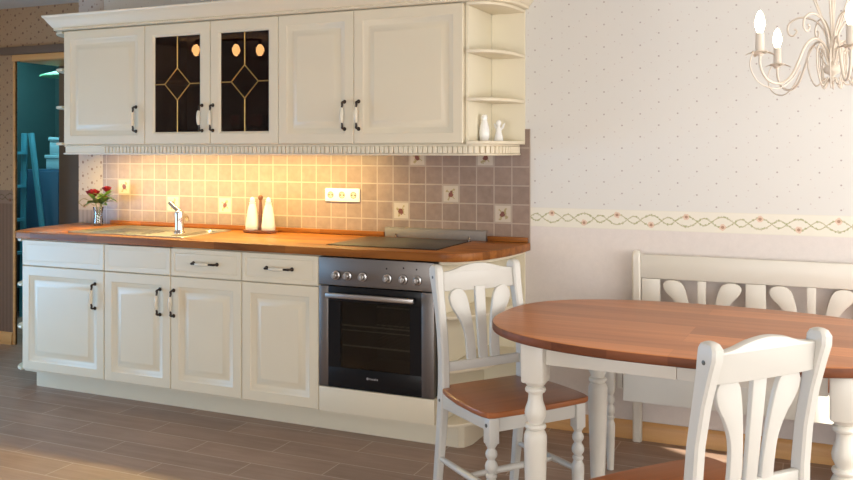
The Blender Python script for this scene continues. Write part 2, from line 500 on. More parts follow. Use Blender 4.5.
# ------------------------------------------------------------------ kitchen
FR = -.60; UF = -.36
def rect(x0, x1, z0, z1, y): return [(x0, y, z0), (x1, y, z0), (x1, y, z1), (x0, y, z1)]
def panel(x0, x1, z0, z1, yf, t=.02, prof=None, mat='cream'):
    """moulded front: prof = list of (inset, depth behind front)"""
    b = mb(mat); L = []
    for ins, d in [(0, t), (0, .003), (.003, 0)] + prof:
        L.append(rect(x0+ins, x1-ins, z0+ins, z1-ins, yf+d))
    return b.loops(L)
DOORP = [(.050, 0), (.054, .003), (.062, .0045), (.074, .013), (.082, .0135), (.106, .003), (.110, .0012), (.116, .0012)]
DRAWP = [(.022, 0), (.026, .003), (.031, .003), (.034, .001), (.036, .001)]
FLATP = [(.024, 0), (.027, .0015), (.030, .0015), (.032, .0006), (.034, .0006)]
def handle(x, z0, z1, yf, parent, horiz=False):
    """bow handle: two bronze ends with curled feet, porcelain grip"""
    b = mb('bronze'); c = (z0+z1)/2; h = (z1-z0)/2
    def P(a, d): return (x + a, yf - d, c) if horiz else (x, yf - d, c + a)
    for s in (-1, 1):
        b.tube([P(s*h, .001), P(s*h*.99, .014), P(s*h*.92, .026), P(s*h*.80, .024), P(s*h*.66, .026), P(s*h*.52, .029)], lambda u: .0042 + .0018*sin(u*PI), 8, 3)
        b.lathe([(.0, 0), (.010, 0), (.010, .003), (.005, .006), (0, .007)], P(s*h, 0), 10, Matrix.Rotation(PI/2, 4, 'X'))
    b.mat('handle_grip')
    b.tube([P(-h*.55, .029), P(-h*.25, .032), P(h*.25, .032), P(h*.55, .029)], lambda u: .0070 + .0038*sin(u*PI), 10, 3)
    return b.build('handle', parent)

def base_unit(x0, x1, lab, hx, drawer_handle, top=.8655):
    o = thing('base_cabinet', lab, 'cabinet', ((x0+x1)/2, -.29, .118), 0, 'base cabinets under the worktop')
    g = .002
    mb('cream').box(x0+.0005, x1-.0005, FR+.021, -.012, .118, top).build('body', o)
    d = panel(x0+g, x1-g, .132, .714, FR, .02, DOORP).build('door', o)
    if hx is not None: handle(hx, .512, .643, FR, d)
    d = panel(x0+g, x1-g, .718, .860, FR, .02, DRAWP if drawer_handle else FLATP).build('drawer', o)
    if drawer_handle: hhandle((x0+x1)/2, .790, FR, d)
    return o
def hhandle(xc, z, yf, parent):
    b = mb('bronze'); h = .073
    for s in (-1, 1):
        b.tube([(xc+s*h, yf-.001, z), (xc+s*h*.99, yf-.014, z), (xc+s*h*.92, yf-.026, z), (xc+s*h*.80, yf-.024, z), (xc+s*h*.66, yf-.026, z), (xc+s*h*.52, yf-.029, z)], lambda u: .0042+.0018*sin(u*PI), 8, 3)
        b.lathe([(0, 0), (.010, 0), (.010, .003), (.005, .006), (0, .007)], (xc+s*h, yf, z), 10, Matrix.Rotation(PI/2, 4, 'X'))
    b.mat('handle_grip')
    b.tube([(xc-h*.55, yf-.029, z), (xc-h*.25, yf-.032, z), (xc+h*.25, yf-.032, z), (xc+h*.55, yf-.029, z)], lambda u: .0065+.0034*sin(u*PI), 10, 3)
    return b.build('handle', parent)

B = (-1.936, -1.332, -.884, -.442, 0.0, .600)
base_unit(B[0], B[1], 'wide cream base cabinet at the left end of the worktop, plain front above its door', -1.395, False)
base_unit(B[1], B[2], 'cream base cabinet under the sink faucet with a plain front above its door', -.952, False, .752)
base_unit(B[2], B[3], 'cream base cabinet with a handled drawer and a door handle at its left', -.862, True)
base_unit(B[3], B[4], 'cream base cabinet left of the oven, drawer handle but no door handle', None, True)

# plinth
pth = [(-1.93, -.12), (-1.93, -.466), (.665, -.466), (.692, -.448), (.705, -.40), (.712, -.02)]
b = mb('cream')
b.prism([(-1.97, -.02), (-1.97, -.466), (.66, -.466), (.662, -.448), (-1.95, -.448), (-1.95, -.02)], 0, .1165, 'z', .001)
b.prism([(.661, -.466), (.685, -.452), (.704, -.40), (.712, -.02), (.694, -.02), (.686, -.395), (.672, -.437), (.663, -.447)], 0, .1165, 'z', .001)
tag(b.build('plinth'), 'long cream plinth board on the floor under the base cabinets', 'plinth')

# end shelves
def end_shelf(name, lab, cx, sx, ax, ay, zs, n, ytop, zb, zt, side_x, group=None):
    o = thing(name, lab, 'shelf', (cx, -.02, zb), 0, group)
    th = .016
    arc = superell(cx, -.012, ax, ay, n, 20, -PI/2, 0, True)
    if sx < 0: arc = [(2*cx - x, y) for x, y in arc]
    # side panel against the cabinet, back panel against the wall
    x_a, x_b = (cx + .0005, cx + .016) if sx > 0 else (cx - .016, cx - .0005)
    mb('cream_inside').box(x_a, x_b, -ay-.0+.012, -.012, zb, zt, .001).build('side_panel', o)
    xe = cx + sx*ax
    mb('cream_inside').box(min(x_b+.0005, xe) if sx > 0 else xe, xe if sx > 0 else x_a-.0005, -.011, -.002, zb, zt).build('back_panel', o)
    for z in zs:
        pts = [(cx + sx*.0165, -.012)] + [(x, y) for x, y in arc if abs(x-cx) > .017]
        pts.insert(1, (cx + sx*.0165, -ay - .012 + .0))
        mb('cream').prism(pts, z - th, z, 'z', .004, 2).build('shelf_board', o)
    return o
end_shelf('corner_shelf', 'cream open end shelf at the worktop right end, behind the chair', .602, 1, .232, .57, (.136, .38, .62, .8645), 2.3, 0, .118, .8645, .6, 'open end shelves of the kitchen')
end_shelf('corner_shelf', 'cream open end shelf at the left end under the worktop', -1.9365, -1, .178, .578, (.136, .37, .61, .8645), 2.5, 0, .118, .8645, .6, 'open end shelves of the kitchen')
end_shelf('corner_shelf', 'cream open end shelf holding white figurines, right of the wall cabinets', .644, 1, .190, .348, (1.409, 1.612, 1.838, 2.063), 2.9, 0, 1.3922, 2.063, .6, 'open end shelves of the kitchen')
end_shelf('corner_shelf', 'cream open end shelf left of the wall cabinets, edges showing beside the doorway', -1.8755, -1, .178, .345, (1.409, 1.625, 1.845, 2.063), 2.4, 0, 1.3922, 2.063, .6, 'open end shelves of the kitchen')

# worktop
WZ0, WZ1, WF = .8665, .905, -.612
arcR = superell(.6, -.010, .262, -WF-.010, 2.35, 24, -PI/2, 0, True)
arcL = [(-1.955 - (x), y) for x, y in superell(0, -.010, .165, -WF-.010, 2.0, 24, -PI/2, 0, True)][::-1]
wt = thing('worktop', 'brown wood strip kitchen worktop running the length of the base cabinets', 'worktop', (-.6, -.3, WZ0))
SX0, SX1, SY0, SY1 = -1.66, -.886, -.525, -.085       # sink cut-out
b = mb('worktop')
b.prism(arcL + [(SX0, WF), (SX0, -.010)], WZ0, WZ1, 'z', .004)
b.prism([(SX1, -.010), (SX1, WF)] + arcR, WZ0, WZ1, 'z', .004)
b.box(SX0, SX1, WF, SY0, WZ0, WZ1); b.box(SX0, SX1, SY1, -.010, WZ0, WZ1)
b.build('board', wt)
mb('worktop').box(-1.84, .058, -.026, -.010, WZ1+.0005, WZ1+.026, .003).build('upstand', wt)
mb('worktop').box(.640, .852, -.026, -.010, WZ1+.0005, WZ1+.026, .003).build('upstand', wt)

# tiles
o = mb('wall_tile').box(-1.9115, .8603, -.009, -.0005, .8665, 1.4701).build('tiled_backsplash')
struct(o); tag(o, 'square brownish wall tiles with flower motifs behind the worktop', 'tiles')

# oven
ov = thing('oven', 'built-in stainless steel oven with black glass door under the hob', 'oven', (.3, -.3, .245))
b = mb('oven_inside')
b.box(.012, .588, -.05, -.03, .26, .715); b.box(.012, .03, -.575, -.05, .26, .715); b.box(.57, .588, -.575, -.05, .26, .715)
b.box(.012, .588, -.575, -.03, .25, .262); b.box(.012, .588, -.575, -.03, .70, .716)
b.build('cavity', ov)
cp = mb('steel').box(.003, .597, -.604, -.56, .729, .860, .003)
cp.mat('black')
for xx, zz in ((.363, .822), (.449, .829), (.514, .826)): cp.lathe([(0, 0), (.004, 0), (.004, .001), (0, .001)], (xx, -.6042, zz), 10, Matrix.Rotation(PI/2, 4, 'X'))
cp = cp.build('control_panel', ov)
for xx in (.098, .160, .240, .368, .448, .518):
    k = mb('steel_plain').lathe([(.0, .0), (.021, .0), (.021, .006), (.0155, .008), (.0145, .026), (.012, .029), (0, .029)], (xx, -.6041, .777), 20, Matrix.Rotation(PI/2, 4, 'X'))
    k.mat('black').lathe([(.0215, 0), (.0225, .0), (.0225, .003), (.0215, .003)], (xx, -.6041, .777), 20, Matrix.Rotation(PI/2, 4, 'X'))
    k.mat('steel_plain').box(xx-.003, xx+.003, -.636, -.631, .764, .790, .001)
    k.build('knob', cp)
dz0, dz1 = .250, .724
b = mb('steel').box(.003, .052, -.600, -.578, dz0, dz1, .002); b.box(.536, .597, -.600, -.578, dz0, dz1, .002)
b.mat('black')
b.box(.0525, .5355, -.599, -.578, .655, dz1, .0015); b.box(.0525, .5355, -.599, -.578, dz0, .345, .0015)
b.box(.0525, .118, -.599, -.578, .345, .655); b.box(.478, .5355, -.599, -.578, .345, .655)
dro = b.build('door', ov)
mb('oven_glass').box(.118, .478, -.597, -.592, .345, .655).build('window_pane', dro)
b = mb('steel_plain').box(.058, .512, -.640, -.622, .674, .698, .005)
for xx in (.083, .487): b.box(xx-.008, xx+.008, -.626, -.599, .680, .694, .002)
b.build('handle', dro)
b = mb('letter')
b.lathe([(0, 0), (.006, 0), (.006, .0006), (0, .0006)], (.262, -.5992, .306), 14, Matrix.Rotation(PI/2, 4, 'X'))
b.box(.272, .276, -.5996, -.599, .3015, .3105); b.box(.279, .2835, -.5996, -.599, .3015, .3085)
b.box(.2865, .2905, -.5996, -.599, .3015, .3085); b.box(.2935, .300, -.5996, -.599, .3015, .3085); b.box(.303, .307, -.5996, -.599, .3015, .3105); b.box(.310, .315, -.5996, -.599, .3015, .3085)
b.build('lettering', dro)
def rack(z, nm, dbl=False):
    b = mb('rack_wire')
    for yy in (-.55, -.06): b.tube([(.033, yy, z), (.567, yy, z)], .004, 6)
    if dbl: b.tube([(.033, -.55, z-.022), (.567, -.55, z-.022)], .003, 6)
    for k in range(15):
        x = .06 + k*.0345; b.mat('steel').tube([(x, -.55, z), (x, -.06, z)], .0016, 5)
    b.build(nm, ov)
rack(.535, 'rack', True); rack(.440, 'rack')
oh = thing('oven_housing', 'plain cream cabinet panel below the oven door', 'cabinet', (.3, -.3, .118))
mb('cream').box(.0015, .5985, -.600, -.581, .132, .2465, .003).build('front_panel', oh)
mb('cream').box(.002, .598, -.58, -.012, .118, .2465).build('body', oh)

# hob + steel strip behind it
hb = thing('ceramic_hob', 'flat black ceramic glass hob set into the worktop above the oven', 'hob', (.28, -.28, .905))
mb('black').box(-.012, .572, -.512, -.072, .9055, .9075, .0008).build('frame', hb)
gb = mb('hob_glass').box(-.004, .564, -.504, -.080, .9076, .9092, .0006).build('glass_plate', hb)
for xx, yy, r in ((.12, -.19, .075), (.43, -.19, .10), (.12, -.39, .10), (.43, -.39, .075)):
    t = mb('bolt'); t.lathe([(r-.001, .9093), (r, .9093), (r, .9094), (r-.001, .9094), (r-.001, .9093)], (xx, yy, 0), 32); t.build('cooking_zone', gb)
st = thing('steel_splash_strip', 'grey steel strip standing behind the hob against the wall tiles', 'splash guard', (.33, -.03, .905))
b = mb('strip_steel').box(.066, .636, -.034, -.028, .9055, .953, .001); b.box(.066, .636, -.034, -.011, .953, .957, .001)
b.build('plate', st)
for xx in (.135, .550): mb('chrome').tube([(xx, -.037, .906), (xx, -.039, .925)], .0045, 8).build('clip', st)

# sink and faucet
sk = thing('sink', 'stainless steel inset sink with draining board in the wood worktop', 'sink', (-1.25, -.3, .905))
b = mb('steel_plain')
def rr(x0, x1, y0, y1, r, z):
    out = []
    for cx, cy, a in ((x1-r, y1-r, 0), (x0+r, y1-r, PI/2), (x0+r, y0+r, PI), (x1-r, y0+r, 1.5*PI)):
        for k in range(5): out.append((cx + r*cos(a+k*PI/8), cy + r*sin(a+k*PI/8), z))
    return out
# plate with rim, drainer recess and bowl
def ring_hole(b, o_, i_): b.loops([o_, i_], False)
bx0, bx1, by0, by1 = -1.000, -.860, -.45, -.14
# rim
b.loops([rr(SX0-.012, SX1+.012, SY0-.012, SY1+.012, .03, .9055), rr(SX0-.010, SX1+.010, SY0-.010, SY1+.010, .03, .910), rr(SX0+.004, SX1-.004, SY0+.004, SY1-.004, .025, .9105), rr(SX0+.010, SX1-.010, SY0+.010, SY1-.010, .025, .9075)], False)
b.build('rim', sk)
b = mb('steel_plain')
DX1 = -1.16
b.loops([rr(SX0+.010, DX1, SY0+.010, SY1-.010, .025, .9075), rr(SX0+.025, DX1-.015, SY0+.025, SY1-.025, .02, .9005), rr(SX0+.04, DX1-.03, SY0+.04, SY1-.04, .02, .9005)], False)
b.prism([(p[0], p[1]) for p in rr(SX0+.04, DX1-.03, SY0+.04, SY1-.04, .02, 0)], .896, .9005)
for k in range(8):
    y = SY0 + .085 + k*.038
    b.box(SX0+.07, DX1-.06, y-.005, y+.005, .9006, .9035, .0015)
b.build('drainer', sk)
b = mb('steel_plain')
b.loops([rr(DX1+.001, SX1-.010, SY0+.010, SY1-.010, .025, .9075), rr(-1.012, SX1-.018, SY0+.05, SY1-.03, .04, .9075), rr(-1.007, SX1-.022, SY0+.055, SY1-.035, .04, .895), rr(-1.002, SX1-.026, SY0+.06, SY1-.04, .04, .775), rr(-.985, SX1-.040, SY0+.08, SY1-.06, .04, .767)], False)
b.prism([(p[0], p[1]) for p in rr(-.985, SX1-.040, SY0+.08, SY1-.06, .04, 0)], .763, .767)
b.build('bowl', sk)
fc = thing('faucet', 'chrome single lever kitchen faucet standing at the sink', 'faucet', (-1.045, -.335, .908))
fx, fy = -1.045, -.335
b = mb('chrome').lathe([(0, .908), (.030, .908), (.030, .914), (.026, .920), (.0245, .93), (.0245, .985), (.026, 1.01), (.023, 1.028), (.014, 1.034), (0, 1.035)], (fx, fy, 0), 20)
b.build('body', fc)
mb('chrome').tube([(fx, fy+.01, .975), (fx-.025, fy+.06, .995), (fx-.05, fy+.115, .992), (fx-.062, fy+.140, .975), (fx-.064, fy+.145, .962)], lambda u: .0125-.002*u, 12, 4).build('spout', fc)
mb('chrome').tube([(fx, fy, 1.028), (fx-.025, fy-.006, 1.046), (fx-.060, fy-.012, 1.076)], lambda u: .0125-.002*u, 10, 3).build('lever', fc)

# outlets
on = thing('socket_outlet', 'cream triple wall socket plate on the tiled backsplash', 'wall socket', (-.2, -.009, 1.12))
mb('plastic').box(-.308, -.094, -.019, -.0095, 1.084, 1.156, .003).build('cover_plate', on)
for xx in (-.272, -.201, -.130):
    k = mb('plastic').lathe([(0, 0), (.0215, 0), (.0215, .0015), (.019, .0016), (.017, .0006), (0, .0006)], (xx, -.0191, 1.12), 20, Matrix.Rotation(PI/2, 4, 'X'))
    k.mat('letter')
    k.mat('socket_recess').lathe([(0, .00062), (.0165, .00062), (.0165, .0009), (0, .0009)], (xx, -.0191, 1.12), 20, Matrix.Rotation(PI/2, 4, 'X'))
    k.mat('dark_hole')
    k.lathe([(.0160, .0007), (.0185, .0007), (.0185, .0019), (.0160, .0019), (.0160, .0007)], (xx, -.0191, 1.12), 20, Matrix.Rotation(PI/2, 4, 'X'))
    for s in (-1, 1): k.lathe([(0, .0009), (.0042, .0009), (.0042, .0014), (0, .0014)], (xx+s*.0095, -.0191, 1.12), 8, Matrix.Rotation(PI/2, 4, 'X'))
    k.build('socket', on)

# cruet set
cxx, cyy = -.672, -.105
tr = thing('cruet_tray', 'dark wooden cruet tray with a turned upright handle on the worktop', 'tray', (cxx, cyy, .905))
tb = superell(cxx, cyy, .108, .050, 2.2, 40)
mb('tray_wood').prism(tb, .9055, .9195, 'z', .004).build('base', tr)
mb('tray_wood').lathe([(0, .9196), (.013, .9196), (.0085, .94), (.0105, 1.03), (.0085, 1.07), (.0075, 1.085), (.014, 1.095), (.0145, 1.105), (.008, 1.115), (0, 1.117)], (cxx, cyy, 0), 14).build('handle', tr)
for s, lab in ((-1, 'white cruet bottle on the wooden tray, left of its handle'), (1, 'white cruet bottle on the wooden tray, right of its handle')):
    bt = thing('cruet_bottle', lab, 'bottle', (cxx+s*.053, cyy, .9197), 0, 'white bottles of the cruet set')
    mb('bottle_white').lathe([(0, .9197), (.036, .9197), (.039, .925), (.0385, .945), (.033, .99), (.0255, 1.035), (.020, 1.055), (.0165, 1.066), (.0185, 1.068), (.0185, 1.074), (0, 1.075)], (cxx+s*.053, cyy, 0), 20).build('body', bt)
    mb('bottle_white').lathe([(0, 1.0752), (.014, 1.0752), (.0155, 1.085), (.012, 1.096), (.006, 1.102), (0, 1.103)], (cxx+s*.053, cyy, 0), 14).build('stopper', bt)

# vase with roses
vx, vy = -1.845, -.115
vs = thing('glass_vase', 'small clear glass vase of red roses at the worktop left end', 'vase', (vx, vy, .9055))
mb('clear').lathe([(0, .906), (.026, .906), (.029, .912), (.0275, .935), (.023, .965), (.026, .995), (.032, 1.018), (.0298, 1.018), (.024, .995), (.021, .965), (.0255, .935), (.026, .918), (0, .916)], (vx, vy, 0), 24).build('body', vs)
def petal(b, c, dirv, R, w, h, open_):
    """one cupped petal around axis z at angle"""
    t = bmesh.new(); G = []
    for i in range(5):
        v = i/4; row = []
        for j in range(5):
            q = (j/4-.5)*w*(1-.28*v**3)*(.55+.45*min(1, v*2.5))
            rad = R*(.35 + .65*sin(min(v*1.25, 1)*PI/2)) + open_*v*v*R
            a = dirv + q
            row.append(t.verts.new((c[0]+rad*cos(a), c[1]+rad*sin(a), c[2] + h*(v-.35) - open_*.2*h*v**4)))
        G.append(row)
    for i in range(4):
        for j in range(4): t.faces.new((G[i][j], G[i][j+1], G[i+1][j+1], G[i+1][j]))
    bmesh.ops.solidify(t, geom=t.faces[:], thickness=.0008)
    b._merge(t)
def leaf(b, p, d, L, W):
    p = Vector(p); d = Vector(d).normalized(); side = d.cross(Vector((0, 0, 1))).normalized(); up = side.cross(d)
    t = bmesh.new(); rows = []
    for i in range(6):
        v = i/5; w_ = W*sin(PI*min(.98, v*.96+.03))**.8
        c = p + d*L*v - up*L*.22*v*v
        rows.append([t.verts.new(c - side*w_*.5 + up*w_*.15), t.verts.new(c), t.verts.new(c + side*w_*.5 + up*w_*.15)])
    for A, B_ in zip(rows, rows[1:]):
        for k in range(2): t.faces.new((A[k], A[k+1], B_[k+1], B_[k]))
    bmesh.ops.solidify(t, geom=t.faces[:], thickness=.0006)
    b._merge(t)
def rose(c, R, lab, root, nleaf, seed):
    random.seed(seed)
    o = thing('rose', lab, 'flower', root, 0, 'red roses in the glass vase')
    b = mb('red_petal')
    b.lathe([(0, -R*.5), (R*.3, -R*.35), (R*.42, 0), (R*.3, R*.5), (0, R*.6)], c, 10)
    for ring, (rr_, n, op) in enumerate(((.50, 4, .0), (.75, 5, .15), (1.0, 6, .45))):
        for k in range(n): petal(b, c, 2*PI*k/n + ring*.6, R*rr_, 1.9, R*1.55*(1.0-.13*ring), op*.5)
    b.build('bloom', o)
    mid = ((c[0]+root[0])/2, (c[1]+root[1])/2, (c[2]+root[2])/2 + .01)
    mb('stem_green').tube([root, (vx + (c[0]-vx)*.35, vy + (c[1]-vy)*.35, 1.02), (c[0], c[1], c[2]-R*.5)], .0022, 6, 4).build('stem', o)
    for k in range(nleaf):
        u = .25 + .6*(k+.5)/nleaf
        base = Vector((vx + (c[0]-vx)*(.35+.65*u), vy + (c[1]-vy)*(.35+.65*u), 1.02 + (c[2]-R*.5-1.02)*u))
        a = 2*PI*(k*.381 + random.random()*.2)
        bl = mb('leaf'); leaf(bl, base, (cos(a), sin(a)*.6, .9*random.random() - .15), .062 + .022*random.random(), .038)
        bl.build('leaf', o)
rose((vx-.032, vy-.012, 1.092), .035, 'large open red rose leaning left in the glass vase', (vx+.004, vy-.002, .921), 9, 1)
rose((vx+.018, vy+.020, 1.066), .024, 'smaller red rose in the vase between its two neighbours', (vx-.004, vy+.006, .921), 9, 2)
rose((vx+.070, vy-.004, 1.122), .024, 'small red rosebud standing highest, at the right in the vase', (vx-.008, vy-.006, .921), 14, 3)

# ------------------------------------------------------------------ wall cabinets
U = (-1.873, -1.268, -.819, -.387, .057, .642)
UZ0, UZ1 = 1.397, 2.058
def wall_unit(x0, x1, lab, hx):
    o = thing('wall_cabinet', lab, 'cabinet', ((x0+x1)/2, -.17, 1.392), 0, 'wall cabinets above the worktop')
    mb('cream').box(x0+.0005, x1-.0005, UF+.021, -.010, 1.392, 2.063).build('body', o)
    d = panel(x0+.0015, x1-.0015, UZ0, UZ1, UF, .02, DOORP).build('door', o)
    handle(hx, 1.470, 1.606, UF, d)
    return o
wall_unit(U[0], U[1], 'leftmost cream wall cabinet with a solid panelled door', -1.329)
wall_unit(U[3], U[4], 'cream wall cabinet directly right of the glass doors', .006)
wall_unit(U[4], U[5], 'wide cream wall cabinet beside the open shelf at the right', .086)
gc = thing('glass_cabinet', 'cream wall cabinet with two leaded glass doors', 'cabinet', ((U[1]+U[3])/2, -.17, 1.392), 0, 'wall cabinets above the worktop')
x0, x1 = U[1]+.0005, U[3]-.0005
b = mb('cream'); b.box(x0, x0+.016, UF+.021, -.010, 1.392, 2.063); b.box(x1-.016, x1, UF+.021, -.010, 1.392, 2.063)
b.box(x0+.016, x1-.016, UF+.021, -.010, 1.392, 1.408); b.box(x0+.016, x1-.016, UF+.021, -.010, 2.047, 2.063)
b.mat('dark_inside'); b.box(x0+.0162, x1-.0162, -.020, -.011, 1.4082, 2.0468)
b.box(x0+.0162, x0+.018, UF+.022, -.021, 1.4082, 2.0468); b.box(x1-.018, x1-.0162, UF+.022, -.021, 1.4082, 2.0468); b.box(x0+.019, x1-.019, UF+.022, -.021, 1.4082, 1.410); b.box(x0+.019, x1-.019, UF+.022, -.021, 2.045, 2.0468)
b.build('body', gc)
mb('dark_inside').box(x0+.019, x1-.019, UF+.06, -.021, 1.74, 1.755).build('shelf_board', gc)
def glass_door(a, c, gx0, gx1, hx):
    z0, z1 = UZ0, UZ1; gz0, gz1 = 1.464, 1.991
    b = mb('cream')
    def R(x0, x1, z0, z1, y): return rect(x0, x1, z0, z1, y)
    L = [R(a, c, z0, z1, UF+.02), R(a, c, z0, z1, UF+.003), R(a+.003, c-.003, z0+.003, z1-.003, UF), R(gx0-.010, gx1+.010, gz0-.010, gz1+.010, UF), R(gx0-.003, gx1+.003, gz0-.003, gz1+.003, UF+.005), R(gx0, gx1, gz0, gz1, UF+.008), R(gx0, gx1, gz0, gz1, UF+.02)]
    L.append(L[0]); b.loops(L, False)
    d = b.build('door', gc)
    mb('smoked').box(gx0-.004 + .0045, gx1-.0005, UF+.011, UF+.014, gz0+.0005, gz1-.0005).build('pane', d)
    cx, cz = (gx0+gx1)/2, (gz0+gz1)/2; hw, hh = (gx1-gx0)*.28, (gz1-gz0)*.167
    y = UF+.0095; b = mb('brass'); r = .0034
    for p, q in (((cx, gz1), (cx, cz+hh)), ((cx, gz0), (cx, cz-hh)), ((gx0, cz), (cx-hw, cz)), ((gx1, cz), (cx+hw, cz)), ((cx-hw, cz), (cx, cz+hh)), ((cx, cz+hh), (cx+hw, cz)), ((cx+hw, cz), (cx, cz-hh)), ((cx, cz-hh), (cx-hw, cz))):
        b.tube([(p[0], y, p[1]), (q[0], y, q[1])], r, 6)
    for p in ((cx, cz+hh), (cx, cz-hh), (cx-hw, cz), (cx+hw, cz)): b.lathe([(0, -.004), (.0035, -.002), (.0048, 0), (.0035, .002), (0, .004)], (p[0], y, p[1]), 8)
    b.build('leading', d)
    handle(hx, 1.470, 1.606, UF, d)
glass_door(U[1]+.0015, U[2]-.0015, -1.201, -.892, -.872)
glass_door(U[2]+.0015, U[3]-.0015, -.754, -.449, -.800)
for gx, gy, lab in ((-.70, -.29, 'wine glass behind the right leaded door, leftmost of its row'), (-.625, -.27, 'second wine glass from the left behind the right leaded door'), (-.55, -.29, 'second wine glass from the right behind the right leaded door'), (-.48, -.275, 'wine glass behind the right leaded door, rightmost of its row')):
    o = mb('goblet_glass').lathe([(0, 1.4105), (.030, 1.4105), (.028, 1.413), (.006, 1.418), (.004, 1.45), (.006, 1.475), (.026, 1.495), (.032, 1.52), (.027, 1.555), (.0262, 1.555), (.031, 1.52), (.025, 1.496), (0, 1.479)], (gx, gy, 0), 18).build('wine_glass')
    tag(o, lab, 'glass', 'wine glasses in the glass cabinet')

# cornice and light rail
def path_around(yf, ax, axl, lx, rx, n=2.6, yb=-.004):
    P = []
    for i in range(13):
        t = PI + (PI/2)*i/12
        P.append((lx + axl*math.copysign(abs(cos(t))**(2/2.0), cos(t)), yb + (-yf+yb)*math.copysign(abs(sin(t)), sin(t))))
    for i in range(17):
        t = 1.5*PI + (PI/2)*i/16
        P.append((rx + ax*abs(cos(t))**(2/n), yb + (-yf+yb)*math.copysign(abs(sin(t))**(2/n), sin(t))))
    out = []
    for i, (x, y) in enumerate(P):
        a = P[max(i-1, 0)]; c = P[min(i+1, len(P)-1)]
        tx, ty = c[0]-a[0], c[1]-a[1]; l = math.hypot(tx, ty)
        out.append((x, y, ty/l, -tx/l))
    return out
pa = [(-2.05, -.004, -.953, -.304), (-1.935, UF, -.731, -1)] + path_around(UF, .202, .17, U[0], U[5])[13:]
b = mb('cream').sweep(pa, [(-.02, 2.0645), (.004, 2.0645), (.010, 2.068), (.010, 2.080), (.016, 2.084), (.022, 2.092), (.036, 2.109), (.054, 2.134), (.060, 2.138), (.064, 2.146), (.064, 2.150), (-.02, 2.150)])
L = U[0]
while L < U[5]:
    b.box(L, L+.007, UF-.0145, UF-.008, 2.071, 2.081, .002, 1); L += .0115
tag(b.build('cornice'), 'cream crown cornice running along the tops of the wall cabinets', 'cornice')
pa = path_around(UF+.012, .172, .001, U[0]+.004, U[5]-.01, 2.8, -.02)[12:]
pa = [(U[0]+.003, -.02, -1, 0), (U[0]+.003, UF+.014, -1, 0), (U[0]+.003, UF+.012, -.7071, -.7071), (U[0]+.005, UF+.012, 0, -1)] + [p for p in pa if p[0] > U[0]+.01]
b = mb('cream').sweep(pa, [(-.012, 1.339), (.008, 1.339), (.011, 1.343), (.011, 1.347), (.000, 1.349), (.000, 1.383), (.006, 1.385), (.006, 1.3915), (-.012, 1.3915)])
# reeding: small upright blocks along the whole rail
seg = []; acc = 0; nxt = .30
for p, q in zip(pa[3:], pa[4:]):
    l = math.hypot(q[0]-p[0], q[1]-p[1])
    while nxt < acc + l:
        f = (nxt-acc)/l; x, y = p[0]+(q[0]-p[0])*f, p[1]+(q[1]-p[1])*f
        nx, ny = p[2]+(q[2]-p[2])*f, p[3]+(q[3]-p[3])*f
        a = math.atan2(ny, nx) + PI/2
        mt = Matrix.Translation((x + nx*.0045, y + ny*.0045, 0)) @ Matrix.Rotation(a, 4, 'Z')
        b.box(-.0103, .0103, -.0065, .006, 1.3493, 1.3827, .002, 1, mt); nxt += .0258
    acc += l
tag(b.build('light_rail'), 'cream reeded light rail along the underside of the wall cabinets', 'rail')
lt = thing('under_cabinet_light', 'glowing warm strip light fixed under the wall cabinets behind the rail', 'lamp', (-.92, -.26, 1.39))
mb('plastic').box(-1.82, -.02, -.29, -.23, 1.374, 1.3915, .003).build('housing', lt)
mb('strip_glow').box(-1.81, -.03, -.283, -.237, 1.366, 1.3735, .002).build('tube', lt)

# figurines on the upper right shelf
f1 = thing('figurine', 'tall plain white bird-shaped figurine on the open shelf', 'figurine', (.690, -.20, 1.41))
b = mb('porcelain').lathe([(0, 1.399), (.020, 1.399), (.024, 1.412), (.026, 1.44), (.022, 1.47), (.015, 1.492), (.013, 1.502), (.016, 1.512), (.012, 1.524), (0, 1.528)], (.690, -.20, 0), 18)
bmesh.ops.translate(b.bm, verts=b.bm.verts, vec=(0, 0, .011)); b.build('body', f1)
mb('porcelain').lathe([(0, 0), (.005, 0), (0, .018)], (.690, -.215, 1.522), 8, Matrix.Rotation(PI/2, 4, 'X')).build('beak', f1)
f2 = thing('figurine', 'small white angel figurine near the edge of the open shelf', 'figurine', (.752, -.17, 1.41))
b = mb('porcelain').lathe([(0, 1.399), (.023, 1.399), (.021, 1.415), (.013, 1.445), (.012, 1.456), (.009, 1.464), (.007, 1.468), (.0125, 1.476), (.0135, 1.486), (.009, 1.497), (0, 1.50)], (.752, -.17, 0), 18)
bmesh.ops.translate(b.bm, verts=b.bm.verts, vec=(0, 0, .011)); b.build('body', f2)
for s in (-1, 1):
    w_ = mb('porcelain').prism([(.752+s*.008, 1.445), (.752+s*.022, 1.462), (.752+s*.030, 1.486), (.752+s*.020, 1.481), (.752+s*.009, 1.463)], -.162, -.157, 'y', .001); bmesh.ops.translate(w_.bm, verts=w_.bm.verts, vec=(0, 0, .011)); w_.build('wing', f2)

